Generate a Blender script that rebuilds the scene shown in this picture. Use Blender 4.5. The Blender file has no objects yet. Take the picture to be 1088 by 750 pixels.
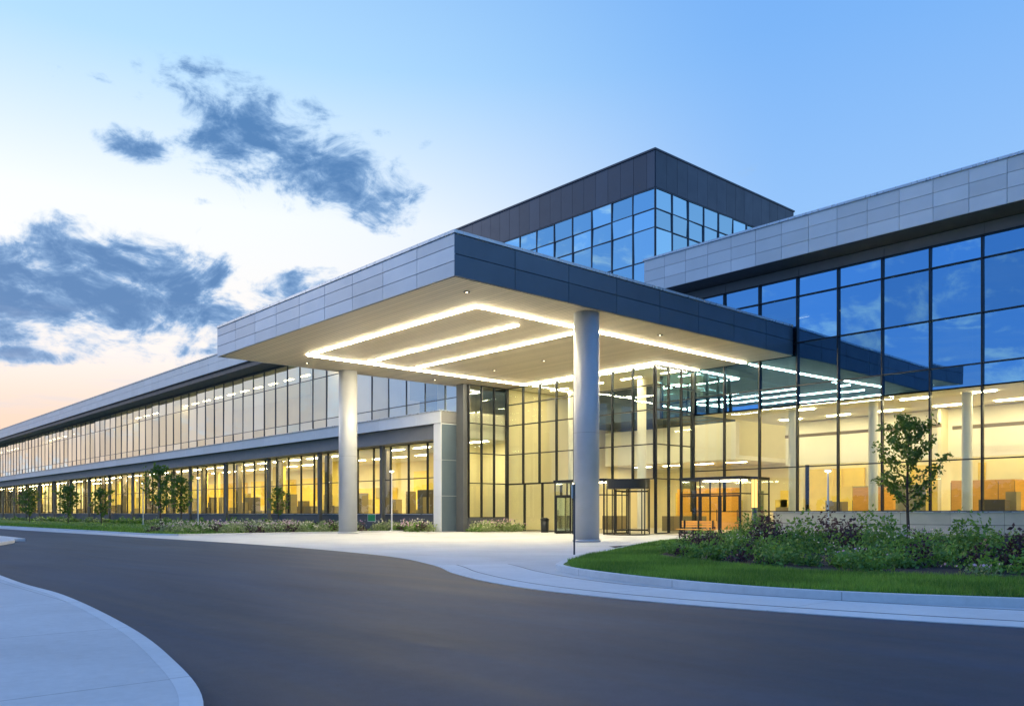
import bpy, math, random
import numpy as np
from mathutils import Vector
random.seed(7); rng=np.random.default_rng(7)
scene=bpy.context.scene
C=bpy.context.collection
H0=1.3; F=896.0
def pix(px,py): # sky direction for building the cloud layout
    a=(px-544)/F; b=(545-py)/F
    return Vector((.665*a-.747,.747*a+.665,b)).normalized()

# ---------------------------------------------------------------- node helpers
def newmat(name):
    m=bpy.data.materials.new(name); m.use_nodes=True
    nt=m.node_tree; nt.nodes.clear()
    out=nt.nodes.new('ShaderNodeOutputMaterial')
    return m,nt,out
def N(nt,t,**kw):
    n=nt.nodes.new(t)
    for k,v in kw.items(): setattr(n,k,v)
    return n
def setin(nt,node,idx,v):
    if isinstance(v,bpy.types.NodeSocket): nt.links.new(v,node.inputs[idx])
    elif v is not None: node.inputs[idx].default_value=v
def M(nt,op,a,b=None,c=None,clamp=False):
    n=N(nt,'ShaderNodeMath',operation=op); n.use_clamp=clamp
    setin(nt,n,0,a); setin(nt,n,1,b)
    if c is not None: setin(nt,n,2,c)
    return n.outputs[0]
def mixc(nt,f,a,b,bt='MIX'):
    n=N(nt,'ShaderNodeMixRGB',blend_type=bt)
    def col(v): return (v[0],v[1],v[2],1) if isinstance(v,(tuple,list)) else v
    setin(nt,n,0,f); setin(nt,n,1,col(a)); setin(nt,n,2,col(b))
    return n.outputs[0]
def sstep(nt,x,lo,hi):
    n=N(nt,'ShaderNodeMapRange',interpolation_type='SMOOTHSTEP')
    setin(nt,n,0,x); n.inputs[1].default_value=lo; n.inputs[2].default_value=hi
    return n.outputs[0]
def noise(nt,vec,scale,detail=4,rough=.55,dist=0):
    n=N(nt,'ShaderNodeTexNoise'); n.inputs['Scale'].default_value=scale
    n.inputs['Detail'].default_value=detail; n.inputs['Roughness'].default_value=rough
    n.inputs['Distortion'].default_value=dist
    if vec is not None: nt.links.new(vec,n.inputs['Vector'])
    return n.outputs['Fac']
def scaled(nt,vec,s):
    n=N(nt,'ShaderNodeMapping'); nt.links.new(vec,n.inputs[0]); n.inputs['Scale'].default_value=s
    return n.outputs[0]

def pbr(name,col,rough=.5,metal=0,var=.0,nscale=0,namt=.15,bump=0,bscale=30,stretch=(1,1,1),col2=None,trans=0):
    m,nt,out=newmat(name)
    p=N(nt,'ShaderNodeBsdfPrincipled'); nt.links.new(p.outputs[0],out.inputs[0])
    p.inputs['Roughness'].default_value=rough; p.inputs['Metallic'].default_value=metal
    tc=N(nt,'ShaderNodeTexCoord').outputs['Object']
    rgb=N(nt,'ShaderNodeRGB'); rgb.outputs[0].default_value=(*col,1); c=rgb.outputs[0]
    at=N(nt,'ShaderNodeAttribute',attribute_name='var').outputs['Fac']
    if col2 is not None: c=mixc(nt,at,c,col2)
    if var: 
        f=M(nt,'MULTIPLY_ADD',at,2*var,1-var)
        c=mixc(nt,1.0,c,f,'MULTIPLY')
    if nscale:
        v=scaled(nt,tc,stretch)
        f=M(nt,'MULTIPLY_ADD',noise(nt,v,nscale,4,.6),2*namt*1.6,1-namt*1.6)
        c=mixc(nt,1.0,c,f,'MULTIPLY')
        r=M(nt,'MULTIPLY_ADD',noise(nt,v,nscale*2.3,2),.3,rough-.15,clamp=True)
        nt.links.new(r,p.inputs['Roughness'])
    nt.links.new(c,p.inputs['Base Color'])
    if bump:
        b=N(nt,'ShaderNodeBump'); b.inputs['Strength'].default_value=bump; b.inputs['Distance'].default_value=.02
        nt.links.new(noise(nt,tc,bscale,4),b.inputs['Height']); nt.links.new(b.outputs[0],p.inputs['Normal'])
    if trans:
        t=N(nt,'ShaderNodeBsdfTranslucent'); nt.links.new(c,t.inputs[0])
        mx=N(nt,'ShaderNodeMixShader'); mx.inputs[0].default_value=trans
        nt.links.new(p.outputs[0],mx.inputs[1]); nt.links.new(t.outputs[0],mx.inputs[2]); nt.links.new(mx.outputs[0],out.inputs[0])
    return m
def emis(name,col,s):
    m,nt,out=newmat(name); e=N(nt,'ShaderNodeEmission'); e.inputs[0].default_value=(*col,1); e.inputs[1].default_value=s
    nt.links.new(e.outputs[0],out.inputs[0]); return m
def glass(name,base,gain,tint,gcol=(1,1,1),rough=.0,vg=.07):
    m,nt,out=newmat(name)
    fr=N(nt,'ShaderNodeFresnel'); fr.inputs[0].default_value=1.5
    at=N(nt,'ShaderNodeAttribute',attribute_name='var').outputs['Fac']
    f=M(nt,'MULTIPLY_ADD',fr.outputs[0],gain,base)
    f=M(nt,'MULTIPLY_ADD',at,vg,f,clamp=True)
    tc=N(nt,'ShaderNodeTexCoord').outputs['Object']
    b=N(nt,'ShaderNodeBump'); b.inputs['Strength'].default_value=.035; b.inputs['Distance'].default_value=.05
    nt.links.new(noise(nt,tc,.7,0),b.inputs['Height'])
    g=N(nt,'ShaderNodeBsdfGlossy'); g.inputs['Color'].default_value=(*gcol,1); g.inputs['Roughness'].default_value=rough
    nt.links.new(b.outputs[0],g.inputs['Normal'])
    t=N(nt,'ShaderNodeBsdfTransparent'); t.inputs[0].default_value=(*tint,1)
    mx=N(nt,'ShaderNodeMixShader'); nt.links.new(f,mx.inputs[0]); nt.links.new(t.outputs[0],mx.inputs[1]); nt.links.new(g.outputs[0],mx.inputs[2])
    nt.links.new(mx.outputs[0],out.inputs[0]); return m

# ---------------------------------------------------------------- materials
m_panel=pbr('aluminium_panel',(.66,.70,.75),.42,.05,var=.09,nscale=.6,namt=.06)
m_panel_shaded=pbr('shaded_panel',(.095,.14,.195),.42,.3,var=.10,nscale=.6,namt=.08)  # dark copy of the panel: shade of east-facing sides put into its colour
m_panel_dark=pbr('dark_metal_panel',(.075,.095,.135),.45,.2,var=.14,nscale=.5,namt=.08)
m_gap=pbr('panel_joint_backing',(.03,.032,.036),.7)
m_cap=pbr('coping_metal',(.55,.60,.67),.3,.5,nscale=2,namt=.05)
m_mull=pbr('bronze_mullion',(.022,.027,.034),.35,.5,nscale=3,namt=.1)
m_mull_l=pbr('silver_mullion',(.07,.09,.12),.35,.5)
m_white=pbr('white_metal_band',(.70,.73,.77),.4,.05,var=.05,nscale=.7,namt=.05)
m_col=pbr('column_paint',(.44,.47,.52),.42,.15,nscale=1.2,namt=.07,bump=.02)
m_basewall=pbr('precast_wall',(.42,.43,.42),.8,0,var=.06,nscale=1.5,namt=.12,bump=.2,bscale=20)
m_darkwall=pbr('grey_wall',(.085,.095,.11),.7,nscale=1,namt=.1)
m_soffdark=pbr('eave_soffit',(.09,.09,.10),.6,nscale=1,namt=.08)
m_beam=pbr('grey_beam',(.19,.20,.22),.6,nscale=1,namt=.08)
m_roof=pbr('roof_membrane',(.3,.3,.3),.9,nscale=1)
m_glass_up=glass('coated_glass',.45,1.0,(.42,.56,.62),(.34,.68,1.0),vg=.28)
m_glass_left=glass('coated_glass_west',.33,1.15,(.76,.80,.72),(.82,.93,1),vg=.2)
m_glass_lo=glass('clear_glass',.03,.7,(.94,.96,.90),(.75,.9,1),vg=.04)
m_glass_tw=glass('tower_glass',.62,1.0,(.2,.4,.6),(.58,.86,1.0),vg=.3)
m_int_wall=pbr('interior_wall',(.86,.79,.52),.7,nscale=.3,namt=.12)
m_int_panel=pbr('interior_panels',(.90,.68,.14),.6,col2=(.18,.19,.13),nscale=.8,namt=.1)
m_int_ceil=pbr('interior_ceiling',(.82,.79,.66),.8,nscale=.5,namt=.05)
m_int_floor=pbr('interior_floor',(.44,.41,.33),.35,nscale=.5,namt=.1)
m_int_dark=pbr('interior_dark',(.05,.08,.12),.8,nscale=.4,namt=.15)
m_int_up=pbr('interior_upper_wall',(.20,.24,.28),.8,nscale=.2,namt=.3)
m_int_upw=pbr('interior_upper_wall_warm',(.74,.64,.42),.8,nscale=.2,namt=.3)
m_blind=pbr('roller_blind',(.18,.36,.56),.8,var=.35)
m_wood=pbr('orange_wood',(.74,.37,.06),.45,var=.1,nscale=2,namt=.15,stretch=(1,1,6))
m_furn=pbr('furniture',(.08,.07,.06),.6,col2=(.38,.30,.15))
m_strip=emis('led_strip',(1,.84,.54),105)
m_lamp=emis('ceiling_luminaire',(1,.87,.54),96)
m_lamp_left=emis('ceiling_luminaire_west',(1,.86,.50),112)
m_lamp_lo=emis('ceiling_luminaire_lobby',(1,.85,.50),98)
m_lamp_dim=emis('ceiling_luminaire_dim',(1,.82,.52),3.0)
m_lamp_mid=emis('ceiling_luminaire_warm',(1,.84,.52),40)
m_down=emis('downlight',(1,.8,.5),14)
m_bark=pbr('bark',(.09,.07,.055),.9,nscale=8,namt=.25,bump=.3)
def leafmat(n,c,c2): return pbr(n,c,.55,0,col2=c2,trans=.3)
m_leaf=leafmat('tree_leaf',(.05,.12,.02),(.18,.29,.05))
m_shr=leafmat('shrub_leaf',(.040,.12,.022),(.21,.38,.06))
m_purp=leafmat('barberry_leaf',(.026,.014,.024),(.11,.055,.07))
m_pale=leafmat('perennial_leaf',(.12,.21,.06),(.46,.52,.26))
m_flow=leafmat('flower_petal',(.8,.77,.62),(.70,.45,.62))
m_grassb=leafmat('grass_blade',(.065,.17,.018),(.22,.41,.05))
m_far=pbr('reflection_foliage',(.02,.035,.018),.8,col2=(.05,.07,.03))

def groundmat(kind):
    m,nt,out=newmat(kind)
    p=N(nt,'ShaderNodeBsdfPrincipled'); nt.links.new(p.outputs[0],out.inputs[0])
    tc=N(nt,'ShaderNodeTexCoord').outputs['Object']
    sx=N(nt,'ShaderNodeSeparateXYZ'); nt.links.new(tc,sx.inputs[0])
    b=N(nt,'ShaderNodeBump')
    if kind=='asphalt':
        big=noise(nt,scaled(nt,tc,(.16,.7,1)),.6,4,.6,.8)
        streak=noise(nt,scaled(nt,tc,(.05,1.8,1)),1.1,5,.6,.7)
        fine=noise(nt,tc,70,3,.7); mid=noise(nt,tc,5,5,.65)
        v=M(nt,'MULTIPLY_ADD',big,1.4,.3); v=M(nt,'MULTIPLY',v,M(nt,'MULTIPLY_ADD',streak,1.3,.35))
        v=M(nt,'MULTIPLY',v,M(nt,'MULTIPLY_ADD',fine,1.0,.5)); v=M(nt,'MULTIPLY',v,M(nt,'MULTIPLY_ADD',mid,.5,.75))
        c=mixc(nt,1.0,(.036,.053,.083),v,'MULTIPLY')
        nt.links.new(c,p.inputs['Base Color'])
        nt.links.new(M(nt,'MULTIPLY_ADD',streak,.35,.5),p.inputs['Roughness'])
        p.inputs['Specular IOR Level'].default_value=.22
        p.inputs['Specular Tint'].default_value=(.75,.88,1,1)
        nt.links.new(fine,b.inputs['Height']); b.inputs['Strength'].default_value=.35; b.inputs['Distance'].default_value=.01
    elif kind in('concrete','gutter'):
        n1=noise(nt,tc,.35,5,.6,.3); n2=noise(nt,tc,9,5,.7); fine=noise(nt,tc,60,2)
        v=M(nt,'MULTIPLY',M(nt,'MULTIPLY_ADD',n1,.6,.7),M(nt,'MULTIPLY_ADD',n2,.3,.85))
        def joint(o,s):
            f=M(nt,'ABSOLUTE',M(nt,'SUBTRACT',M(nt,'FRACT',M(nt,'DIVIDE',o,s)),.5))
            return M(nt,'GREATER_THAN',f,.5-.008/s)
        j=M(nt,'MAXIMUM',joint(sx.outputs[0],3.05),joint(sx.outputs[1],3.05) if kind=='concrete' else 0.0)
        v=M(nt,'MULTIPLY',v,M(nt,'MULTIPLY_ADD',j,-.4,1))
        c=mixc(nt,1.0,(.52,.54,.56) if kind=='concrete' else (.60,.625,.65),v,'MULTIPLY')
        nt.links.new(c,p.inputs['Base Color']); p.inputs['Roughness'].default_value=.8
        nt.links.new(fine,b.inputs['Height']); b.inputs['Strength'].default_value=.15; b.inputs['Distance'].default_value=.01
    elif kind=='mulch':
        n2=noise(nt,tc,14,6,.8)
        c=mixc(nt,n2,(.010,.007,.008),(.06,.042,.036)); nt.links.new(c,p.inputs['Base Color']); p.inputs['Roughness'].default_value=.95
        nt.links.new(n2,b.inputs['Height']); b.inputs['Strength'].default_value=.8; b.inputs['Distance'].default_value=.05
    else:
        n1=noise(nt,tc,.5,4); n2=noise(nt,tc,25,5,.8)
        c=mixc(nt,n1,(.05,.135,.014),(.13,.25,.03)); c=mixc(nt,1.0,c,M(nt,'MULTIPLY_ADD',n2,1.2,.4),'MULTIPLY')
        nt.links.new(c,p.inputs['Base Color']); p.inputs['Roughness'].default_value=.9
        nt.links.new(n2,b.inputs['Height']); b.inputs['Strength'].default_value=.8; b.inputs['Distance'].default_value=.04
    nt.links.new(b.outputs[0],p.inputs['Normal'])
    return m
g_asph=groundmat('asphalt'); g_conc=groundmat('concrete'); g_gut=groundmat('gutter'); g_mulch=groundmat('mulch'); g_grass=groundmat('lawn')

def soffitmat():
    m,nt,out=newmat('linear_soffit')
    p=N(nt,'ShaderNodeBsdfPrincipled'); nt.links.new(p.outputs[0],out.inputs[0])
    tc=N(nt,'ShaderNodeTexCoord').outputs['Object']; sx=N(nt,'ShaderNodeSeparateXYZ'); nt.links.new(tc,sx.inputs[0])
    k=M(nt,'DIVIDE',sx.outputs[1],.2); fr=M(nt,'FRACT',k)
    wn=N(nt,'ShaderNodeTexWhiteNoise',noise_dimensions='1D'); nt.links.new(M(nt,'FLOOR',k),wn.inputs['W'])
    g=M(nt,'GREATER_THAN',fr,.86)
    v=M(nt,'MULTIPLY_ADD',wn.outputs['Value'],.16,.88); v=M(nt,'MULTIPLY',v,M(nt,'MULTIPLY_ADD',g,-.6,1))
    c=mixc(nt,1.0,(.64,.54,.39),v,'MULTIPLY'); nt.links.new(c,p.inputs['Base Color']); p.inputs['Roughness'].default_value=.45
    return m
m_soffit=soffitmat()

# ---------------------------------------------------------------- mesh builder
def empty(name,parent=None):
    o=bpy.data.objects.new(name,None); C.objects.link(o)
    if parent: o.parent=parent
    return o
class MB:
    def __init__(s): s.v=[];s.f=[];s.m=[];s.a=[]
    def box(s,x0,x1,y0,y1,z0,z1,mat=0,var=.5):
        x0,x1=min(x0,x1),max(x0,x1); y0,y1=min(y0,y1),max(y0,y1)
        n=len(s.v); s.v+=[(x0,y0,z0),(x1,y0,z0),(x1,y1,z0),(x0,y1,z0),(x0,y0,z1),(x1,y0,z1),(x1,y1,z1),(x0,y1,z1)]
        s.f+=[(n,n+3,n+2,n+1),(n+4,n+5,n+6,n+7),(n,n+1,n+5,n+4),(n+1,n+2,n+6,n+5),(n+2,n+3,n+7,n+6),(n+3,n,n+4,n+7)]
        s.m+=[mat]*6; s.a+=[var]*6
    def lamp(s,x0,x1,y0,y1,z,mat=0):
        s.face([(x0,y0,z),(x0,y1,z),(x1,y1,z),(x1,y0,z)],mat)
    def face(s,pts,mat=0,var=.5):
        n=len(s.v); s.v+=[tuple(p) for p in pts]; s.f.append(tuple(range(n,n+len(pts)))); s.m.append(mat); s.a.append(var)
    def cyl(s,x,y,z0,z1,r0,r1=None,seg=32,mat=0,var=.5,caps=True):
        r1=r0 if r1 is None else r1; n=len(s.v)
        for i in range(seg):
            t=2*math.pi*i/seg; s.v.append((x+r0*math.cos(t),y+r0*math.sin(t),z0))
        for i in range(seg):
            t=2*math.pi*i/seg; s.v.append((x+r1*math.cos(t),y+r1*math.sin(t),z1))
        for i in range(seg):
            j=(i+1)%seg; s.f.append((n+i,n+j,n+seg+j,n+seg+i)); s.m.append(mat); s.a.append(var)
        if caps:
            s.f.append(tuple(range(n+seg-1,n-1,-1))); s.f.append(tuple(range(n+seg,n+2*seg))); s.m+=[mat]*2; s.a+=[var]*2
    def tube(s,pts,rad,seg=7,mat=0,var=.5):
        n0=len(s.v)
        for k,(p,r) in enumerate(zip(pts,rad)):
            p=Vector(p); q=Vector(pts[min(k+1,len(pts)-1)])-Vector(pts[max(k-1,0)])
            q.normalize(); u=q.orthogonal().normalized(); w=q.cross(u)
            for i in range(seg):
                t=2*math.pi*i/seg; s.v.append(tuple(p+u*r*math.cos(t)+w*r*math.sin(t)))
        for k in range(len(pts)-1):
            for i in range(seg):
                j=(i+1)%seg; a=n0+k*seg; s.f.append((a+i,a+j,a+seg+j,a+seg+i)); s.m.append(mat); s.a.append(var)
    def build(s,name,mats,parent=None,smooth=False):
        me=bpy.data.meshes.new(name); me.from_pydata(s.v,[],s.f)
        for m in mats: me.materials.append(m)
        me.polygons.foreach_set('material_index',s.m)
        at=me.attributes.new('var','FLOAT','FACE'); at.data.foreach_set('value',s.a)
        if smooth:
            me.polygons.foreach_set('use_smooth',[len(f)==4 for f in s.f])
        me.update(); o=bpy.data.objects.new(name,me); C.objects.link(o)
        if parent: o.parent=parent
        return o
def leaves(mb,cent,size,mat=0,aspect=.55,var=None,flat=0.0):
    n=len(cent); u=rng.normal(size=(n,3)); u[:,2]*=(1-flat); u/=np.linalg.norm(u,axis=1)[:,None]
    w=rng.normal(size=(n,3)); w-=u*(w*u).sum(1)[:,None]; w/=np.linalg.norm(w,axis=1)[:,None]
    sz=(size*(.6+.8*rng.random(n)))[:,None]
    P=[cent+u*sz,cent+w*sz*aspect,cent-u*sz,cent-w*sz*aspect]
    base=len(mb.v); V=np.stack(P,1).reshape(-1,3); mb.v+=V.tolist()
    idx=base+np.arange(n*4).reshape(n,4); mb.f+=idx.tolist(); mb.m+=[mat]*n
    va=rng.random(n) if var is None else np.clip(var,0,1); mb.a+=va.tolist()

def ax(axis,plane,s0,s1,o0,o1):
    if axis=='X': return (s0,s1,plane-o1,plane-o0)
    return (plane+o0,plane+o1,s0,s1)
def panels(mb,axis,plane,s0,s1,zr,sp,thick=.05,gap=.022,mat=0):
    for r in range(len(zr)-1):
        s=s0
        while s<s1-1e-3:
            e=min(s1,s+sp)
            mb.box(*ax(axis,plane,s+gap/2,e-gap/2,0,thick+random.uniform(-.003,.003)),zr[r]+gap/2,zr[r+1]-gap/2,mat,random.random())
            s=e
def curtain(name,axis,plane,s0,s1,zl,sp,gm,mm,parent,mw=.06,md=.12,transw=.06,tilt=.006):
    g=MB(); f=MB(); n=max(1,round(abs(s1-s0)/sp)); st=(s1-s0)/n
    for i in range(n+1):
        s=s0+i*st
        f.box(*ax(axis,plane,s-mw/2,s+mw/2,-.06,md),zl[0],zl[-1])
    for i in range(n):
        a=s0+i*st; b=a+st
        for r in range(len(zl)-1):
            z0,z1=zl[r],zl[r+1]
            t0,t1=[random.uniform(-tilt,tilt) for _ in range(2)]
            o=[-t0-t1,t0-t1,t0+t1,-t0+t1]
            pts=[]
            for (s,z),oo in zip([(a,z0),(b,z0),(b,z1),(a,z1)],o):
                if axis=='X': pts.append((s,plane-oo,z))
                else: pts.append((plane+oo,s,z))
            g.face(pts,0,random.random())
    for z in zl:
        f.box(*ax(axis,plane,s0,s1,-.055,md-.03),z-transw/2,z+transw/2)
    g.build(name+'_glass',[gm],parent); f.build(name+'_mullions',[mm],parent)

# ================================================================ BUILDING
B=empty('office_building')
XR0,XR1=-34.9,34.0; YR=44.4
zr=[1.4,3.95,7.5,8.6,11.05,13.7,14.8]
k=math.floor((XR1+25.2)/2.45)
xs0=-25.2-2.45*3; xs1=-25.2+2.45*k
curtain('right_wing_lower','X',YR,xs0,xs1,zr[:3],2.45,m_glass_lo,m_mull,B,mw=.09,md=.14)
curtain('right_wing_upper','X',YR,xs0-2.45,xs1,zr[2:],2.45,m_glass_up,m_mull,B,mw=.08,md=.14,tilt=.012)
w=MB()
w.box(XR0,XR1,YR-.02,YR+.4,14.8+.035,15.42,0)
panels(w,'X',YR-.02,XR0,XR1,[14.84,15.4],4.9,.04,mat=1)
w.box(XR0,XR1,42.62,YR-.08,15.42,15.55,2)
w.box(XR0,XR1,42.55,64,15.56,17.45,3)
w.box(XR0-.06,XR1,42.42,43.0,17.5,17.62,4)
panels(w,'X',42.55,XR0,XR1,[15.42,16.12,16.82,17.5],1.63,.06,mat=5)
panels(w,'Y',XR1,42.55,64,[15.42,16.12,16.82,17.5],1.63,.06,mat=5)
w.box(-26.6,XR1,YR-.25,YR+.3,0,1.36,3)
panels(w,'X',YR-.25,-26.6,XR1,[.02,.72,1.34],2.45,.04,mat=6)
w.box(-26.65,XR1,YR-.36,YR-.1,1.345,1.385,4)
w.build('right_wing_walls',[m_darkwall,m_beam,m_soffdark,m_gap,m_cap,m_panel,m_basewall],B)
# --- interior right wing
i=MB()
i.box(-46,XR1,40.3,60,.0,.06,0)
i.box(-32.2,XR1,YR+.2,60,7.55,8.5,1)
i.box(-32.2,XR1,58,58.3,.06,7.5,2)
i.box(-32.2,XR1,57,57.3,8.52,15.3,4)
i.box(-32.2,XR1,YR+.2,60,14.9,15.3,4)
i.box(XR1-.3,XR1-.05,YR+.1,60,.06,15.4,2)
for k in range(12):
    x=-31.5+k*4.9
    if k: i.cyl(x,46.3,.06,7.5,.25,mat=1); i.cyl(x,46.3,8.5,14.9,.25,mat=4)
    if k%3==2: i.box(x+1.2,x+1.4,52,58,.06,7.5,2)
i.box(-31,-12,53,53.4,4.6,7.5,1); i.box(-9,20,52,52.4,4.4,7.5,1)
i.box(-30,-20,51.2,51.3,6.3,6.5,6,.9); i.box(-19,-10,50.2,50.3,6.0,6.2,6,.9)
i.box(-18.8,-15.6,49.5,51.5,.06,3.1,5); i.box(-25.2,-23.2,51,52.5,.06,2.9,5); i.box(-8,-3,50,52,.06,3.0,5)
for k in range(5): i.box(-18.8+.8*k-.01,-18.8+.8*k+.01,49.48,49.5,.1,3.0,6,.0)
for k in range(60):
    x=random.uniform(-32,20); ww=random.uniform(.6,3.2); z1=random.choice([2.2,2.6,3.2,4.5])
    i.box(x,x+ww,57.8-random.uniform(0,.3),57.97,.06,z1,3,random.choice([0,0,.1,.3,.6,1]))
for k in range(44):
    x=random.uniform(-31,20); y=random.uniform(46,51); i.box(x,x+random.uniform(.4,1.6),y,y+.7,.06,random.choice([1.2,1.5,1.7,2.0,2.4]),6,random.random())
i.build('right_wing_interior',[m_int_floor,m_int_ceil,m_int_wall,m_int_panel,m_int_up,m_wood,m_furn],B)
l=MB()
for y in (46.8,51.2,55.5):
    x=-31+random.random()
    while x<XR1-2:
        if random.random()<.88: l.lamp(x,x+1.5,y-.11,y+.11,7.5,0)
        x+=3.3
for y in (48.5,54):
    x=-31
    while x<XR1-2:
        if random.random()<.3: l.lamp(x,x+1.2,y-.08,y+.08,14.85,1)
        x+=3.3
l.build('right_wing_luminaires',[m_lamp,m_lamp_dim],B)
bl=MB()
bl.box(-32.5,XR1-.5,YR+.12,YR+.2,7.53,8.55,1)
x=xs0-2.45
while x<xs1-.1:
    if random.random()<.6:
        dz=random.choice([.9,1.1,2.2,3.6,3.7]); bl.box(x+.06,x+2.39,YR+.1,YR+.13,14.8-dz,14.75,0,random.random())
    x+=2.45
bl.build('roller_blinds',[m_blind,m_int_dark],B)

# --- lobby box under canopy
zl=[.08,3.4,5.5,7.6,9.1,10.28]
curtain('lobby_front','X',40.5,-45.9,-32.45,[3.4,5.5,7.6,9.1,10.28],1.68,m_glass_lo,m_mull,B,mw=.08,md=.12)
curtain('lobby_front_low','X',40.5,-45.9,-38.6,[.08,3.36],1.83,m_glass_lo,m_mull,B,mw=.08,md=.12)
curtain('lobby_side','Y',-32.4,40.5,44.3,zl,1.27,m_glass_lo,m_mull,B,mw=.08,md=.12)
curtain('lobby_west_return','Y',-46,36.9,40.4,[1.0,3.4,5.5,7.6,10.28],1.2,m_glass_lo,m_mull,B,mw=.08,md=.12)
i=MB()
i.box(-46,-32.2,57.5,57.8,.06,10.3,0)
i.box(-46.3,-46.05,40.6,58,.06,10.3,0)
i.box(-46.0,-32.25,40.62,57.8,10.32,10.5,1)
i.box(-32.2,-32.0,44.8,58,8.5,10.3,0)
i.box(-45,-33,50,50.4,5.0,7.6,1)
i.box(-45,-33,50.4,57.4,5.0,5.3,1)
i.box(-41,-36,54,55,.06,3.2,2,.1); i.box(-43.5,-42,48,49,.06,1.1,3); i.box(-37,-34,47,48,.06,1.1,3)
for k in range(9):
    x=random.uniform(-45,-33); i.box(x,x+random.uniform(.5,1.6),57.2,57.45,.06,random.choice([2.3,3,4.2]),4,random.choice([0,.2,1]))
for k in range(4): i.box(-45,-33,49.9,49.95,7.75+.25*k,7.79+.25*k,3,.2)
for x in (-43,-36.5): i.cyl(x,44.2,.06,10.3,.3,mat=1)
i.box(-51,-46.4,42.2,42.5,.06,8.3,0)
i.build('lobby_interior',[m_int_wall,m_int_ceil,m_wood,m_furn,m_int_panel],B)
l=MB()
for y in (43.5,48,53):
    for x in np.arange(-44.5,-34,3.4): l.lamp(x,x+1.7,y-.1,y+.1,10.3)
for y in (53,):
    for x in np.arange(-44.5,-34,2.9): l.lamp(x,x+1.7,y-.1,y+.1,4.98)
l.build('lobby_luminaires',[m_lamp_lo],B)

# --- left wing
XL0,XL1=-236.0,-46.0; YL=36.8
curtain('left_wing_upper','X',YL,XL0,-46.1,[8.45,9.5,13.2,15.1],2.45,m_glass_left,m_mull_l,B,mw=.05,md=.06,tilt=.015)
curtain('left_wing_lower','X',YL,XL0,-48.2,[1.25,3.9,6.5],2.45,m_glass_lo,m_mull,B,mw=.08,md=.10)
w=MB()
w.box(XL0,-46.15,34.85,62,15.75,17.4,0)
panels(w,'X',34.85,XL0,-46.15,[15.85,16.7,17.45],2.45,.06,mat=1)
w.box(XL0,-46.1,34.72,35.3,17.46,17.58,2)
w.box(XL0,-46.15,34.95,YL+.3,15.3,15.74,3)
w.box(XL0,-46.15,YL-.02,YL+.3,15.14,15.32,3)
panels(w,'X',35.2,XL0,-46.85,[7.55,8.4],4.9,.05,mat=4)
w.box(XL0,-46.85,35.2,YL-.07,7.6,8.36,5)
w.box(XL0,-46.85,35.05,YL-.08,8.4,8.44,2)
w.box(XL0,-48.1,35.6,YL+.3,6.53,7.58,5)
w.box(-47.75,-46.9,35.22,YL+.25,0,7.56,4)
panels(w,'X',35.22,-47.75,-46.88,[.02,2.5,5,7.5],1.2,.04,mat=4)
panels(w,'Y',-46.9,35.24,36.9,[.02,2.5,5,7.5],1.7,.04,mat=7)
w.box(-46.85,-46.06,36.5,36.85,0,10.3,6)
w.box(XL0,-48.1,YL-.3,YL+.3,0,1.2,6)
w.box(XL0,-48.1,YL-.38,YL-.1,1.2,1.24,2)
w.box(-46.2,-45.85,36.87,40.45,0,.98,6)
for x in np.arange(XL0+4,-52,9.8): w.box(x-.15,x+.15,35.9,36.2,0,6.5,6)
w.box(XL0-.3,XL0,34.9,62,0,17.4,6)
w.box(XL0,-46,61.5,62,0,17.4,6)
w.build('left_wing_walls',[m_gap,m_white,m_cap,m_soffdark,m_white,m_beam,m_darkwall,m_panel_shaded],B)
i=MB()
i.box(XL0,-46.3,YL+.1,60,-.02,.06,0); i.box(XL0,-46.3,YL+.32,60,6.6,8.4,1); i.box(XL0,-46.4,50,50.3,.06,6.6,2)
i.box(XL0,-46.4,48,48.3,8.42,15.2,4); i.box(XL0,-46.3,YL+.32,60,15.15,15.3,1)
x=-50.
while x>XL0+6:
    i.box(x-.25,x+.25,39.0,39.5,.06,6.6,6,.2)
    if random.random()<.35: i.box(x-1.1,x-.95,40,50,.06,6.6,2)
    if random.random()<.6: i.box(x-1.1,x-.95,38,48,8.45,15.1,4)
    x-=9.8
for k in range(150):
    x=random.uniform(XL0+5,-52); ww=random.uniform(1,4); i.box(x,x+ww,49.6-random.uniform(0,.5),49.97,.06,random.choice([2.2,2.8,4,5.5]),3,random.choice([0,0,0,.2,.6]))
for k in range(130):
    x=random.uniform(XL0+5,-49); y=random.uniform(38.5,45); i.box(x,x+random.uniform(.4,1.3),y,y+.7,.06,random.choice([1.6,2.0,2.6,3.2]),6,random.random())
for k in range(22):
    x=random.uniform(XL0+5,-52); i.box(x,x+random.uniform(1,4),44,44.3,.06,6.6,3,random.choice([0,0,.1,.5]))
i.build('left_wing_interior',[m_int_floor,m_int_ceil,m_int_wall,m_int_panel,m_int_upw,m_wood,m_furn],B)
l=MB()
for y in (39.8,45):
    x=XL0+3
    while x<-49:
        if random.random()<.92: l.lamp(x,x+2.0,y-.14,y+.14,6.56,0)
        x+=3.6
for y in (41,):
    x=XL0+3
    while x<-49:
        if random.random()<.8: l.lamp(x,x+1.8,y-.14,y+.14,15.1,1)
        x+=3.6
l.build('left_wing_luminaires',[m_lamp_left,m_lamp_mid],B)
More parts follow.
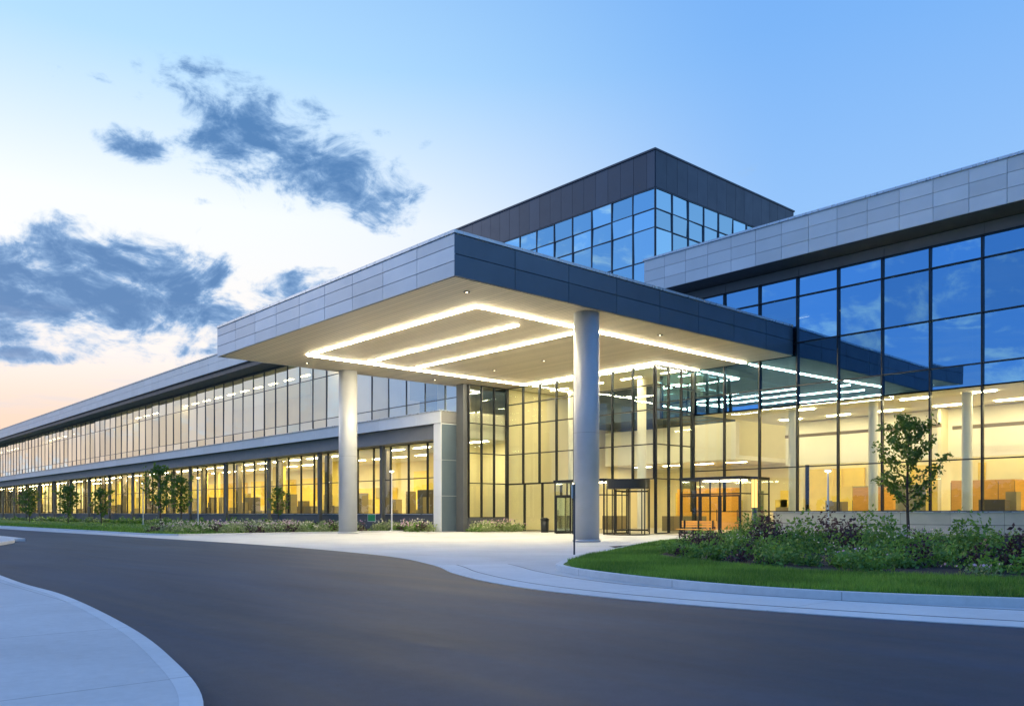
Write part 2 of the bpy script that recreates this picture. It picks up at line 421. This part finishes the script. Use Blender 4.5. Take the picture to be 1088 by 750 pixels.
# --- tower
XT0,XT1,YT0,YT1=-66.3,-36.8,46.0,64.1
zt=[12.2,14.4,16.6,18.8,21.0,22.3,23.7]
curtain('tower_south','X',YT0,-60.5,XT1,zt,1.975,m_glass_tw,m_mull_l,B,mw=.06,md=.08,tilt=.022)
curtain('tower_east','Y',XT1,YT0,59.0,zt,1.86,m_glass_tw,m_mull_l,B,mw=.06,md=.08,tilt=.022)
w=MB()
w.box(XT0,XT1-.02,YT0+.02,YT1,23.75,26.2,0)
panels(w,'X',YT0+.02,XT0,XT1,[23.75,26.3],1.2,.07,mat=1); panels(w,'Y',XT1-.02,YT0,YT1,[23.75,26.3],1.2,.07,mat=1)
w.box(XT0-.1,XT1+.1,YT0-.12,YT1+.1,26.3,26.42,1)
w.box(XT0,XT1-1.2,YT0+1.2,YT1,8,23.75,3)
w.box(XT0,-60.6,YT0+.05,YT0+1.1,12,23.7,1); w.box(XT1-1.1,XT1-.05,59.1,YT1,12,23.7,1)
for z in (16.6,21): w.box(-60.4,XT1-.1,YT0+.1,YT0+1.15,z-.3,z,3)
w.box(-40,-32,58,62,0,15.5,3)
w.build('tower_walls',[m_gap,m_panel_dark,m_cap,m_int_dark],B)

# --- canopy
CX0,CX1,CY0,CY1=-47.7,-25.4,19.7,44.3; ZS,ZT=10.32,12.05
c=MB()
c.box(CX0+.06,CX1-.06,CY0+.06,CY1-.1,ZS+.03,ZT-.05,1)
cp=MB()
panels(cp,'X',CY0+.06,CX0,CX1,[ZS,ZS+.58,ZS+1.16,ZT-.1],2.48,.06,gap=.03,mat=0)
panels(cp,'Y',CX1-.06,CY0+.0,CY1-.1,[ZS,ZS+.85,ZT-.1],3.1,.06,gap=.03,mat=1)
cp.box(CX0+.0,CX0+.05,CY0,CY1-.1,ZS,ZT-.1,0)
cp.box(CX0-.04,CX1+.04,CY0-.04,CY0+.4,ZT-.09,ZT+.03,2); cp.box(CX1-.4,CX1+.04,CY0+.41,CY1-.1,ZT-.09,ZT+.03,2)
cp.box(CX0+.3,CX1-.3,CY0+.3,CY1-.1,ZT-.05,ZT+.02,3)
cp.build('canopy_fascia',[m_panel,m_panel_shaded,m_cap,m_roof],B)
c.build('canopy_core',[m_soffit,m_gap],B)
s=MB()
s.box(CX0+.10,CX1-.10,CY0+.10,40.44,ZS-.0,ZS+.028,0)
s.box(-32.3,CX1-.10,40.45,CY1-.06,ZS-.0,ZS+.028,0)
s.build('canopy_soffit',[m_soffit],B)
l=MB(); hw=.06; zb=ZS-.05; zt_=ZS-.003
l.box(-43.7,-28.5,23.3-hw,23.3+hw,zb,zt_); l.box(-28.5-hw,-28.5+hw,23.3+hw,44.2,zb,zt_)
l.box(-43.7-hw,-43.7+hw,23.3+hw,40.1,zb,zt_)
l.box(-43.4,-30.0,27.1-hw,27.1+hw,zb,zt_); l.box(-43.4,-29.4,30.4-hw,30.4+hw,zb,zt_)
l.box(-43.6,-32.0,40.1-hw,40.1+hw,zb,zt_); l.box(-32.0,-32.0+2*hw,40.1,44.2,zb,zt_)
l.build('canopy_light_lines',[m_strip],B)
d=MB()
for x,y in ((-26.9,21.5),(-46,24.5),(-46,34),(-26.9,34),(-36,34.6),(-40.5,34.6)):
    d.cyl(x,y,ZS-.03,ZS-.002,.14,mat=0,seg=20); d.cyl(x,y,ZS-.035,ZS-.031,.04,mat=1,seg=12)
d.build('canopy_downlights',[m_mull_l,m_down],B)
for x in (-26.25,-47.0):
    q=MB(); q.cyl(x,27.9,.02,ZS-.002,.58,seg=64); q.cyl(x,27.9,.012,.12,.64,seg=64); q.cyl(x,27.9,4.9,4.912,.582,seg=64,mat=1)
    o=q.build('canopy_column',[m_col,m_beam],B,smooth=True)
# --- entrance vestibules
def vest(x0,x1,y0,y1,h,door_x):
    f=MB(); g=MB(); t=.07
    n=max(1,round((x1-x0)/1.25)); st=(x1-x0)/n
    for k in range(n+1):
        x=x0+k*st; f.box(x-t/2,x+t/2,y0-t/2,y0+t/2,.01,h-.16)
    m=max(1,round((y1-y0)/1.3)); sy=(y1-y0)/m
    for X in (x0,x1):
        for k in range(1,m+1):
            y=y0+k*sy-.06; f.box(X-t/2,X+t/2,y-t/2,y+t/2,.01,h-.16)
        g.face([(X,y0+.05,.05),(X,y1,.05),(X,y1,h-.16),(X,y0+.05,h-.16)])
        f.box(X-t/2+.003,X+t/2-.003,y0+t,y1-.1,2.38,2.45); f.box(X-t/2+.003,X+t/2-.003,y0+t,y1-.1,.02,.12)
    f.box(x0-.08,x1+.08,y0-.08,y1-.08,h-.16,h)
    for k in range(n):
        a=x0+k*st+t/2; b=x0+(k+1)*st-t/2
        f.box(a,b,y0-t/2+.004,y0+t/2-.004,2.38,2.45)
        g.face([(a,y0,2.45),(b,y0,2.45),(b,y0,h-.16),(a,y0,h-.16)])
        if k in door_x:
            op=random.random()<.3; L=b-a
            def leaf(u0,u1,z0,z1,w=.05,off=0):
                if op: f.box(a+.0+off,a+w+off,y0-.05-u1,y0-.05-u0,z0,z1)
                else: f.box(a+u0,a+u1,y0-w/2-off,y0+w/2-off,z0,z1)
            leaf(.01,.07,.03,2.34); leaf(L-.08,L-.02,.03,2.34); leaf(.07,L-.08,.03,.18,.045); leaf(.07,L-.08,2.26,2.34,.045)
            leaf(L-.15,L-.12,.8,1.5,.03,.06)
            if op: g.face([(a+.025,y0-.1,.18),(a+.025,y0-L,.18),(a+.025,y0-L,2.27),(a+.025,y0-.1,2.27)])
            else: g.face([(a+.05,y0,.18),(b-.05,y0,.18),(b-.05,y0,2.27),(a+.05,y0,2.27)])
        else:
            f.box(a,b,y0-t/2+.004,y0+t/2-.004,.02,.12); g.face([(a,y0,.12),(b,y0,.12),(b,y0,2.38),(a,y0,2.38)])
    f.build('vestibule_frame',[m_mull],B); g.build('vestibule_glass',[m_glass_lo],B)
    q=MB(); q.box(x0+.6,x1-.6,(y0+y1)/2-.12,(y0+y1)/2+.12,h-.22,h-.17); q.build('vestibule_light',[m_lamp_mid],B)
vest(-38.6,-34.4,38.1,40.4,3.4,(0,1,2))
vest(-31.0,-26.9,41.2,44.2,3.4,(0,1,2))
RX,RY=-33.0,38.7
q=MB(); q.cyl(RX,RY,2.75,3.3,1.3,seg=40); q.cyl(RX,RY,.012,.06,1.3,seg=40)
for k in range(8):
    t=2*math.pi*k/8; q.cyl(RX+1.26*math.cos(t),RY+1.26*math.sin(t),.06,2.75,.035,seg=10)
for k in range(3):
    t=2*math.pi*k/3+.5; 
    q.tube([(RX,RY,.3),(RX+1.2*math.cos(t),RY+1.2*math.sin(t),.3)],[.05,.05],6); q.tube([(RX,RY,2.6),(RX+1.2*math.cos(t),RY+1.2*math.sin(t),2.6)],[.05,.05],6)
    q.cyl(RX+1.2*math.cos(t),RY+1.2*math.sin(t),.2,2.7,.03,seg=8)
q.cyl(RX,RY,.06,2.75,.05,seg=12); q.build('revolving_door',[m_mull],B)

# ================================================================ GROUND
def catmull(P,n=10):
    P=[Vector((p[0],p[1])) for p in P]; out=[]
    for i in range(len(P)-1):
        p0=P[max(i-1,0)];p1=P[i];p2=P[i+1];p3=P[min(i+2,len(P)-1)]
        for k in range(n):
            t=k/n; out.append(.5*((2*p1)+(-p0+p2)*t+(2*p0-5*p1+4*p2-p3)*t*t+(-p0+3*p1-3*p2+p3)*t**3))
    out.append(P[-1]); return [(p.x,p.y) for p in out]
def sheet(name,poly,z,mat,skirt=0):
    mb=MB(); mb.face([(x,y,z) for x,y in poly]); 
    if skirt:
        for a in range(len(poly)):
            b=(a+1)%len(poly); mb.face([(*poly[a],z-skirt),(*poly[b],z-skirt),(*poly[b],z),(*poly[a],z)])
    return mb.build(name,[mat])
def offset(path,d):
    out=[]
    for i,p in enumerate(path):
        a=Vector(path[max(i-1,0)]); b=Vector(path[min(i+1,len(path)-1)]); t=(b-a).normalized(); nrm=Vector((-t.y,t.x))
        out.append((p[0]+nrm.x*d,p[1]+nrm.y*d))
    return out
def ribbon(mb,path,d0,d1,z0,z1,mat=0):
    A=offset(path,d0);Bp=offset(path,d1)
    for i in range(len(path)-1):
        mb.face([(*A[i],z1),(*A[i+1],z1),(*Bp[i+1],z1),(*Bp[i],z1)],mat)
        if z1-z0>.005:
            mb.face([(*A[i],z0),(*A[i+1],z0),(*A[i+1],z1),(*A[i],z1)],mat)
            mb.face([(*Bp[i],z0),(*Bp[i+1],z0),(*Bp[i+1],z1),(*Bp[i],z1)],mat)
sheet('ground',[(-1500,-1500),(1500,-1500),(1500,1500),(-1500,1500)],-.012,g_grass)
sheet('road',[(-400,-14),(80,-14),(80,26),(-14,26),(-400,17)],0,g_asph)
edgeA=catmull([(-240,15.6),(-120,15.2),(-73.5,14.9),(-45,15.3),(-31,15.2),(-22,14.2),(-17.2,12.6),(-14.5,11.2),(-12,10.2),(-9.66,9.75),(-6.8,9.85),(-3.3,10.7),(1,12.6),(8,17),(14,24),(20,34)])
sheet('forecourt_pavement',edgeA+[(34,44.2),(-26,44.2),(-32.4,44.2),(-32.4,40.4),(-46,40.4),(-46,36.6),(-49,36.6),(-49,18),(-52,17.2),(-240,17.8)],.006,g_conc)
gut=[p for p in edgeA if p[0]>-17]
gm=MB(); ribbon(gm,gut,0,.55,.0,.012,0); ribbon(gm,gut,.56,1.9,.0,.011,0)
gm.build('gutter',[g_gut])
jl=MB(); ribbon(jl,gut,.545,.575,0,.0155); ribbon(jl,gut,1.88,1.91,0,.0145); 
jl.build('pavement_joint',[m_darkwall])
isl_front=catmull([(-25.6,43.9),(-25,36),(-22.6,28.5),(-19.6,23),(-16.4,17.6),(-14.4,14.6),(-12.9,13.2),(-9.7,12.15),(-6.8,12.0),(-4.1,13.0),(0,15.2),(8,21),(13,27),(18,36),(20,43.9)])
sheet('lawn_island',isl_front,.12,g_grass)
km=MB(); ribbon(km,isl_front,-.15,.02,0,.132); km.build('kerb',[g_gut])
near=catmull([(-200,9.8),(-60,9.3),(-45,8.6),(-40,7.4),(-36,5.4),(-28,3.9),(-17.3,3.2),(-13.4,3.12),(-9.6,2.77),(-7.1,2.38),(-5.1,1.87),(-3.6,.95),(-2.2,-.7),(-1.4,-4),(-1.2,-13.9)])
sheet('near_pavement',near+[(-200,-13.9)],.12,g_conc)
km=MB(); ribbon(km,near,-.0,.14,0,.124); km.build('kerb',[g_gut])
sheet('lawn',[(-240,17.9),(-52,17.4),(-49.3,18.2),(-49.2,36.4),(-240,36.4)],.05,g_grass,.05)
km=MB(); ribbon(km,[(-240,17.85),(-52,17.25),(-49.2,18.0),(-49.1,36.4)],-.12,.0,0,.1); km.build('kerb',[g_gut])
sheet('planting_bed',catmull([(-60,18.6),(-51,18.6),(-49.6,20),(-49.6,26),(-49.5,36.3)],6)+[(-62,36.3),(-61,30),(-58,24)],.06,g_mulch)
def edgeX(y): return np.interp(y,[13.2,14.6,17.6,23,28.5,36,43],[-12.9,-14.4,-16.4,-19.6,-22.6,-25,-25.5])
def bedF(x): return np.interp(x,[-22,-17,-13.9,-8.9,-5.4,0,8,14],[24,20,17.6,15.6,16.6,19,25,31])
xs=np.linspace(-20,10,24)
sheet('planting_bed',[(x,float(bedF(x))) for x in xs]+[(14,33),(14,36),(-22.8,36),(-21.5,30)],.128,g_mulch)

def blades(name,n,fn,h,w):
    P=[]
    while len(P)<n:
        p=fn()
        if p is not None: P.append(p)
    P=np.array(P); a=rng.random(n)*6.283; hh=h*(.5+.9*rng.random(n)); lean=rng.normal(size=(n,2))*h*.35
    dx=np.stack([np.cos(a)*w,np.sin(a)*w,np.zeros(n)],1)
    V=np.stack([P-dx,P+dx,P+np.stack([lean[:,0],lean[:,1],hh],1)],1).reshape(-1,3)
    tone=.5+.3*np.sin(P[:,0]*1.7+np.sin(P[:,1]*2.3))+rng.normal(size=n)*.25
    mb=MB(); mb.v=V.tolist(); mb.f=np.arange(3*n).reshape(n,3).tolist(); mb.m=[0]*n; mb.a=np.clip(tone,0,1).tolist()
    mb.build(name,[m_grassb])
frontpts=[p for p in isl_front if p[0]>-13.5 and p[1]<30]; fxs=[p[0] for p in frontpts]; fys=[p[1] for p in frontpts]
def islF():
    x=random.uniform(-16.3,1.5)
    y0=np.interp(x,fxs,fys) if x>-12.9 else np.interp(-x,[12.9,14.4,16.4],[13.2,14.6,17.6])
    y=random.uniform(y0+.03,float(bedF(x))+.15)
    if y>y0: return (x,y,.12)
blades('lawn_grass',80000,islF,.085,.007)
def islB():
    y=random.uniform(17,30); x=edgeX(y)+random.uniform(.1,2.2); return (x,y,.12)
blades('lawn_grass',12000,islB,.08,.01)
def lawnL():
    x=-49.5-abs(random.gauss(0,1))*45
    if x<-235: return None
    y=random.uniform(18.0,22) if random.random()<.6 else random.uniform(18,35); 
    return (x,y,.05)
blades('lawn_grass',16000,lawnL,.14,.03)

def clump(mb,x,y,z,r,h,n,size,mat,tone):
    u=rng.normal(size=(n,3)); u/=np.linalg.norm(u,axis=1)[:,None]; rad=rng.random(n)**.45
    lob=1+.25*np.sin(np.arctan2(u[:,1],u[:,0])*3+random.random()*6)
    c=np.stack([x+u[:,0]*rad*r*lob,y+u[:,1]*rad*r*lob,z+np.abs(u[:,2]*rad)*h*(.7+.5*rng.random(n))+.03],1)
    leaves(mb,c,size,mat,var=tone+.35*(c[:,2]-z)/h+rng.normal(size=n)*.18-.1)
def flowers(mb,x,y,z,r,h,n,size,tone):
    c=np.stack([x+rng.normal(size=n)*r*.6,y+rng.normal(size=n)*r*.6,z+h*(.8+.35*rng.random(n))],1)
    leaves(mb,c,size,3,.9,var=np.full(n,tone)+rng.normal(size=n)*.15)
mb=MB(); cnt=0
while cnt<600:
    y=15.5+20*random.random()**1.2; x=random.uniform(-22,9)
    if y<bedF(x)+.35 or x<edgeX(y)+1.6 or y>35: continue
    t=math.sin(x*.9+1.3)*math.cos(y*.8)+random.uniform(-.7,.7)
    big=y>bedF(x)+3
    r=random.uniform(.22,.48)*(1.4 if big else 1); h=random.uniform(.2,.5)*(1.35 if big else 1)
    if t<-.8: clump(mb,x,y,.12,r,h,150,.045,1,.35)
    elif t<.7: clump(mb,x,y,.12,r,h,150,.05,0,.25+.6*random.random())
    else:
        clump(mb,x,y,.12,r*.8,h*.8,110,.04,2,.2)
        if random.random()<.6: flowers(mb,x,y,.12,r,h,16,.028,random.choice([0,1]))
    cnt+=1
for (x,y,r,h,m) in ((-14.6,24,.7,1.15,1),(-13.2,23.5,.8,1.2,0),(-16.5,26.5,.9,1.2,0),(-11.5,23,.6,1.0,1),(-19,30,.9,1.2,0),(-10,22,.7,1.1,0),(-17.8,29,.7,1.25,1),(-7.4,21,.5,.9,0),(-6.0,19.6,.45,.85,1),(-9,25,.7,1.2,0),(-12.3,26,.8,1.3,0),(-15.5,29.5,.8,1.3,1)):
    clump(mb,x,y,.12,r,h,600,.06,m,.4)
mb.build('shrub_bed',[m_shr,m_purp,m_pale,m_flow])
mb=MB()
for k in range(280):
    q=random.random()
    if q<.6: y=random.uniform(19,34); x=random.uniform(-58 - (y-19)*.2,-49.9)
    elif q<.8: x=random.uniform(-53,-47.2); y=random.uniform(33.6,34.9)
    else: x=random.uniform(-45.6,-43.6); y=random.uniform(36.5,40)
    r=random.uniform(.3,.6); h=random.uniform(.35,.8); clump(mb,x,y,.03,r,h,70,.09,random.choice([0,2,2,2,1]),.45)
    if random.random()<.4: flowers(mb,x,y,.03,r,h,14,.05,random.choice([0,0,1]))
mb.build('shrub_bed',[m_shr,m_purp,m_pale,m_flow])
mb=MB()
for k in range(150):
    x=-60-abs(random.gauss(0,1))*70
    if x<-230: continue
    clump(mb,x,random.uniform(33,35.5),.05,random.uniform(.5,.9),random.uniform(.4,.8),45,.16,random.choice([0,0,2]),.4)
mb.build('hedge',[m_shr,m_purp,m_pale])

def tree(x,y,h,w,nl,ls,crown0=.28,seed=0,z=.12):
    random.seed(seed); T=empty('young_tree'); 
    tr=MB(); pts=[];rad=[]
    for k in range(9):
        t=k/8; pts.append((x+.06*math.sin(t*5+seed)*h*.15,y+.05*math.cos(t*4)*h*.15,z-.02+h*.93*t)); rad.append(.012*h*(1-t*.85)+.006)
    tr.tube(pts,rad,9)
    lc=[]; lv=[]
    nb=26
    for b in range(nb):
        t=crown0+(.97-crown0)*b/nb; k=min(7,int(t*8)); f=t*8-k
        p=Vector(pts[k]).lerp(Vector(pts[k+1]),f); az=b*2.4+random.uniform(-.4,.4)
        prof=math.sin(math.pi*min(1,((t-crown0)/(1-crown0))*.8+.22))**.7
        L=w*.5*prof*random.uniform(.55,1.2)+.1; up=random.uniform(.5,.95)
        e=p+Vector((math.cos(az)*L,math.sin(az)*L,L*up)); mid=p.lerp(e,.5)+Vector((0,0,-.06*L))
        tr.tube([p,mid,e],[.0045*h*(1.1-t)+.004,.003*h*(1.1-t)+.003,.003],5)
        n=nl//nb
        for q in range(n):
            s=random.uniform(.25,1.08); c=p.lerp(e,s)+Vector([random.gauss(0,w*.045) for _ in range(3)])
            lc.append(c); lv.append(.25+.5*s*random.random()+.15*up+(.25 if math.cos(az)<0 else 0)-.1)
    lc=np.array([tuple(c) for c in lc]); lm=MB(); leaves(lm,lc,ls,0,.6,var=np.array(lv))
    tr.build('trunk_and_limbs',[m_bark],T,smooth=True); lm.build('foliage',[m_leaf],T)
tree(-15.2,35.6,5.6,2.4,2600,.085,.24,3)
tree(-81,28,6.0,3.0,1100,.14,.25,5,.05); tree(-84,31,5.2,2.6,900,.14,.25,6,.05); tree(-117,29,5.0,3.0,900,.17,.2,7,.05)
tree(-63,31,3.6,1.6,700,.09,.3,8,.05); tree(-103,29,4.3,2.2,700,.15,.2,9,.05); tree(-128,27,4.6,3.0,700,.17,.2,10,.05)
random.seed(21)
mb=MB()
for k in range(420):
    t=random.random()*2*math.pi; R=random.uniform(290,340); x,y=R*math.cos(t)-40,R*math.sin(t)
    hh=random.uniform(7,13); n=60
    u=rng.normal(size=(n,3)); u/=np.linalg.norm(u,axis=1)[:,None]
    c=np.stack([x+u[:,0]*hh*.8,y+u[:,1]*hh*.8,hh*.5+u[:,2]*hh*.5],1); leaves(mb,c,1.9,0,.8)
mb.build('reflection_treeline',[m_far])  # treeline added out of view to give the glass a dark horizon reflection

# ================================================================ STREET FURNITURE
def bench(x,y):
    o=empty('park_bench'); s=MB()
    for k in range(5): s.box(x-1.1,x+1.1,y-.25+k*.1,y-.25+k*.1+.085,.43,.47,0,random.random())
    for k in range(3): s.box(x-1.1,x+1.1,y+.27,y+.30,.56+k*.12,.66+k*.12,0,random.random())
    s.build('seat_and_backrest',[m_wood],o)
    g=MB()
    for X in (x-.9,x,x+.9):
        g.box(X-.03,X+.03,y-.22,y-.16,.012,.43); g.box(X-.03,X+.03,y+.2,y+.262,.012,.92); g.box(X-.028,X+.028,y-.16,y+.2,.36,.428)
    g.build('legs',[m_mull],o)
bench(-26.6,36.6)
def lightcol(x,y,z=.12):
    o=empty('bollard_light'); g=MB(); g.cyl(x,y,z,z+1.45,.13,seg=24); g.cyl(x,y,z+2.85,z+2.95,.19,seg=24)
    g.cyl(x,y,z-.01,z+.04,.22,seg=24)
    for k in range(4): g.cyl(x+.155*math.cos(k*1.57+.6),y+.155*math.sin(k*1.57+.6),z+1.4,z+2.85,.012,seg=6)
    g.build('post',[m_mull_l],o,smooth=True)
    q=MB(); q.cyl(x,y,z+1.46,z+2.84,.14,seg=24); q.build('lamp',[emis('lamp_diffuser',(1,.66,.18),1.8)],o,smooth=True)
lightcol(-23.1,36.6)
def lamp_post(x,y,h,z=.05):
    o=empty('lamp_post'); g=MB(); g.cyl(x,y,z,z+.1,.12,seg=16); g.cyl(x,y,z+.1,z+h,.055,.04,seg=12); g.cyl(x,y,z+h,z+h+.06,.2,.17,seg=20); g.build('pole',[m_white],o)
    q=MB(); q.cyl(x,y,z+h-.05,z+h-.003,.13,seg=16); q.build('lamp',[m_down],o)
lamp_post(-20,38,3.2,.12); lamp_post(-50,33.2,4.2); lamp_post(-77,30,4.5); lamp_post(-95,31,4.5)
def sign(x,y,h,z,w,hh,col,ang):
    o=empty('traffic_sign'); g=MB(); g.cyl(0,0,0,h,.03,seg=10); g.build('post',[m_mull_l],o)
    s=MB(); s.box(-w/2,w/2,-.045,-.033,h-hh-.05,h-.03,0); s.box(-w/2+.03,w/2-.03,-.05,-.046,h-hh-.02,h-.06,1)
    s.build('panel',[m_white,pbr('sign_face',col,.5)],o); o.location=(x,y,z); o.rotation_euler=(0,0,ang)
sign(-18.3,18.9,2.2,.012,.3,.4,(.5,.5,.5),math.radians(-65))
sign(-51,32.2,1.2,.06,.7,.5,(.02,.22,.09),math.radians(20))
def bin_(x,y):
    o=empty('litter_bin'); g=MB(); g.cyl(x,y,.012,.85,.26,.28,seg=24); g.cyl(x,y,.85,.9,.31,seg=24); g.cyl(x,y,.9,1.0,.29,.16,seg=24); g.build('body',[m_mull],o,smooth=True)
bin_(-40.8,39.3)

# ================================================================ SKY
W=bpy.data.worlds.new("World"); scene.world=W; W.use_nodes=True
nt=W.node_tree; nt.nodes.clear()
out=N(nt,'ShaderNodeOutputWorld'); bg=N(nt,'ShaderNodeBackground'); nt.links.new(bg.outputs[0],out.inputs[0])
tc=N(nt,'ShaderNodeTexCoord').outputs['Generated']
nm=N(nt,'ShaderNodeVectorMath',operation='NORMALIZE'); nt.links.new(tc,nm.inputs[0]); D=nm.outputs[0]
sep=N(nt,'ShaderNodeSeparateXYZ'); nt.links.new(D,sep.inputs[0]); Z=sep.outputs[2]
def dot(v):
    n=N(nt,'ShaderNodeVectorMath',operation='DOT_PRODUCT'); nt.links.new(D,n.inputs[0]); n.inputs[1].default_value=v; return n.outputs['Value']
def ramp(fac,stops):
    n=N(nt,'ShaderNodeValToRGB'); nt.links.new(fac,n.inputs[0]); r=n.color_ramp
    while len(r.elements)<len(stops): r.elements.new(.5)
    for e,(p,c) in zip(r.elements,stops): e.position=p; e.color=(*c,1)
    return n.outputs[0]
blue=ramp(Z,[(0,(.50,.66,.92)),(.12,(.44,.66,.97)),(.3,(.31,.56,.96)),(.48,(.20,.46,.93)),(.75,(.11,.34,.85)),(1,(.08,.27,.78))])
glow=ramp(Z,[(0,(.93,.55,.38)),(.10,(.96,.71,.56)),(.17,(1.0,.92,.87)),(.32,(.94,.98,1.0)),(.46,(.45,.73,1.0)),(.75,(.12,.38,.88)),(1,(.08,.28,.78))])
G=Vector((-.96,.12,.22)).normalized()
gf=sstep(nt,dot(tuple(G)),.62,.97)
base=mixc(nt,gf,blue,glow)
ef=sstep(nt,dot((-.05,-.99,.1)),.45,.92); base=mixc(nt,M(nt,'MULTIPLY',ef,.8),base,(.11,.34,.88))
blobs=[(300,158,125,50,20,1.15),(385,205,66,34,15,1.0),(75,308,205,60,-2,1.25),(145,152,40,19,0,.9),(325,300,68,22,-10,.9),(20,375,90,11,0,.7),(190,372,95,10,0,.55),(455,152,16,16,0,.4),(215,215,14,8,0,.4),(185,325,120,34,-5,1.1)]
mask=None
for (px,py,sx_,sy_,ang,amp) in blobs:
    c0=pix(px,py); up=Vector((0,0,1)); e1=c0.cross(up).normalized(); e2=e1.cross(c0).normalized()
    t=math.radians(-ang); a1=e1*math.cos(t)+e2*math.sin(t); a2=-e1*math.sin(t)+e2*math.cos(t)
    k=F*math.sqrt(1+((px-544)/F)**2)
    d1=M(nt,'MULTIPLY',dot(tuple(a1)),k/sx_); d2=M(nt,'MULTIPLY',dot(tuple(a2)),k/sy_)
    q=M(nt,'SUBTRACT',amp,M(nt,'ADD',M(nt,'MULTIPLY',d1,d1),M(nt,'MULTIPLY',d2,d2)))
    mask=q if mask is None else M(nt,'MAXIMUM',mask,q)
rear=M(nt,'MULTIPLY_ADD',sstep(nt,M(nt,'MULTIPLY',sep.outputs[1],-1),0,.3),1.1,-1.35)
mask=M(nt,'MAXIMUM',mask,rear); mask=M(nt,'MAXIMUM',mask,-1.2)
vec=scaled(nt,D,(1,1,2.0))
n1=noise(nt,vec,9,8,.62,.6); n2=noise(nt,scaled(nt,D,(1,1,1.6)),27,5,.65,.5)
val=M(nt,'ADD',M(nt,'MULTIPLY',mask,.70),M(nt,'MULTIPLY_ADD',n1,3.9,-1.94)); val=M(nt,'ADD',val,M(nt,'MULTIPLY_ADD',n2,1.6,-.8))
dens=sstep(nt,val,-.10,.62)
front=sstep(nt,sep.outputs[1],-.05,.05)
ccol=mixc(nt,sstep(nt,val,.05,1.0),(.33,.54,.84),(.055,.19,.45))
ccol=mixc(nt,front,(.60,.77,.97),ccol)
sky=mixc(nt,M(nt,'MULTIPLY',dens,.95),base,ccol)
hz=noise(nt,scaled(nt,D,(2,2,16)),3,5,.6); hf=M(nt,'MULTIPLY',sstep(nt,hz,.5,.72),sstep(nt,M(nt,'MULTIPLY',Z,-1),-.3,-.05))
sky=mixc(nt,M(nt,'MULTIPLY',hf,.35),sky,(.60,.68,.86))
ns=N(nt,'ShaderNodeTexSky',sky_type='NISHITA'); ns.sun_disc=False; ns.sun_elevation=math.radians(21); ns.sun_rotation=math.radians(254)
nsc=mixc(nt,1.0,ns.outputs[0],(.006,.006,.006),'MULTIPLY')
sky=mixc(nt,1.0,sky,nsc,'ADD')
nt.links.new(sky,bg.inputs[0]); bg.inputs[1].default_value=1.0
sl=bpy.data.lights.new('sun','SUN'); sl.energy=.5; sl.angle=math.radians(10); sl.color=(1,.90,.82)
so=bpy.data.objects.new('sun',sl); C.objects.link(so)
sd=Vector((-.90,-.26,.36)); so.rotation_euler=sd.to_track_quat('Z','Y').to_euler()

cam=bpy.data.cameras.new('camera'); co=bpy.data.objects.new('camera',cam); C.objects.link(co)
co.location=(0,0,H0); co.rotation_euler=(math.radians(90),0,math.radians(48.3)); cam.lens=36*F/1088; cam.sensor_width=36
cam.shift_y=170/1088; cam.clip_end=3000; scene.camera=co
scene.view_settings.view_transform='Standard'; scene.view_settings.look='None'; scene.view_settings.exposure=0
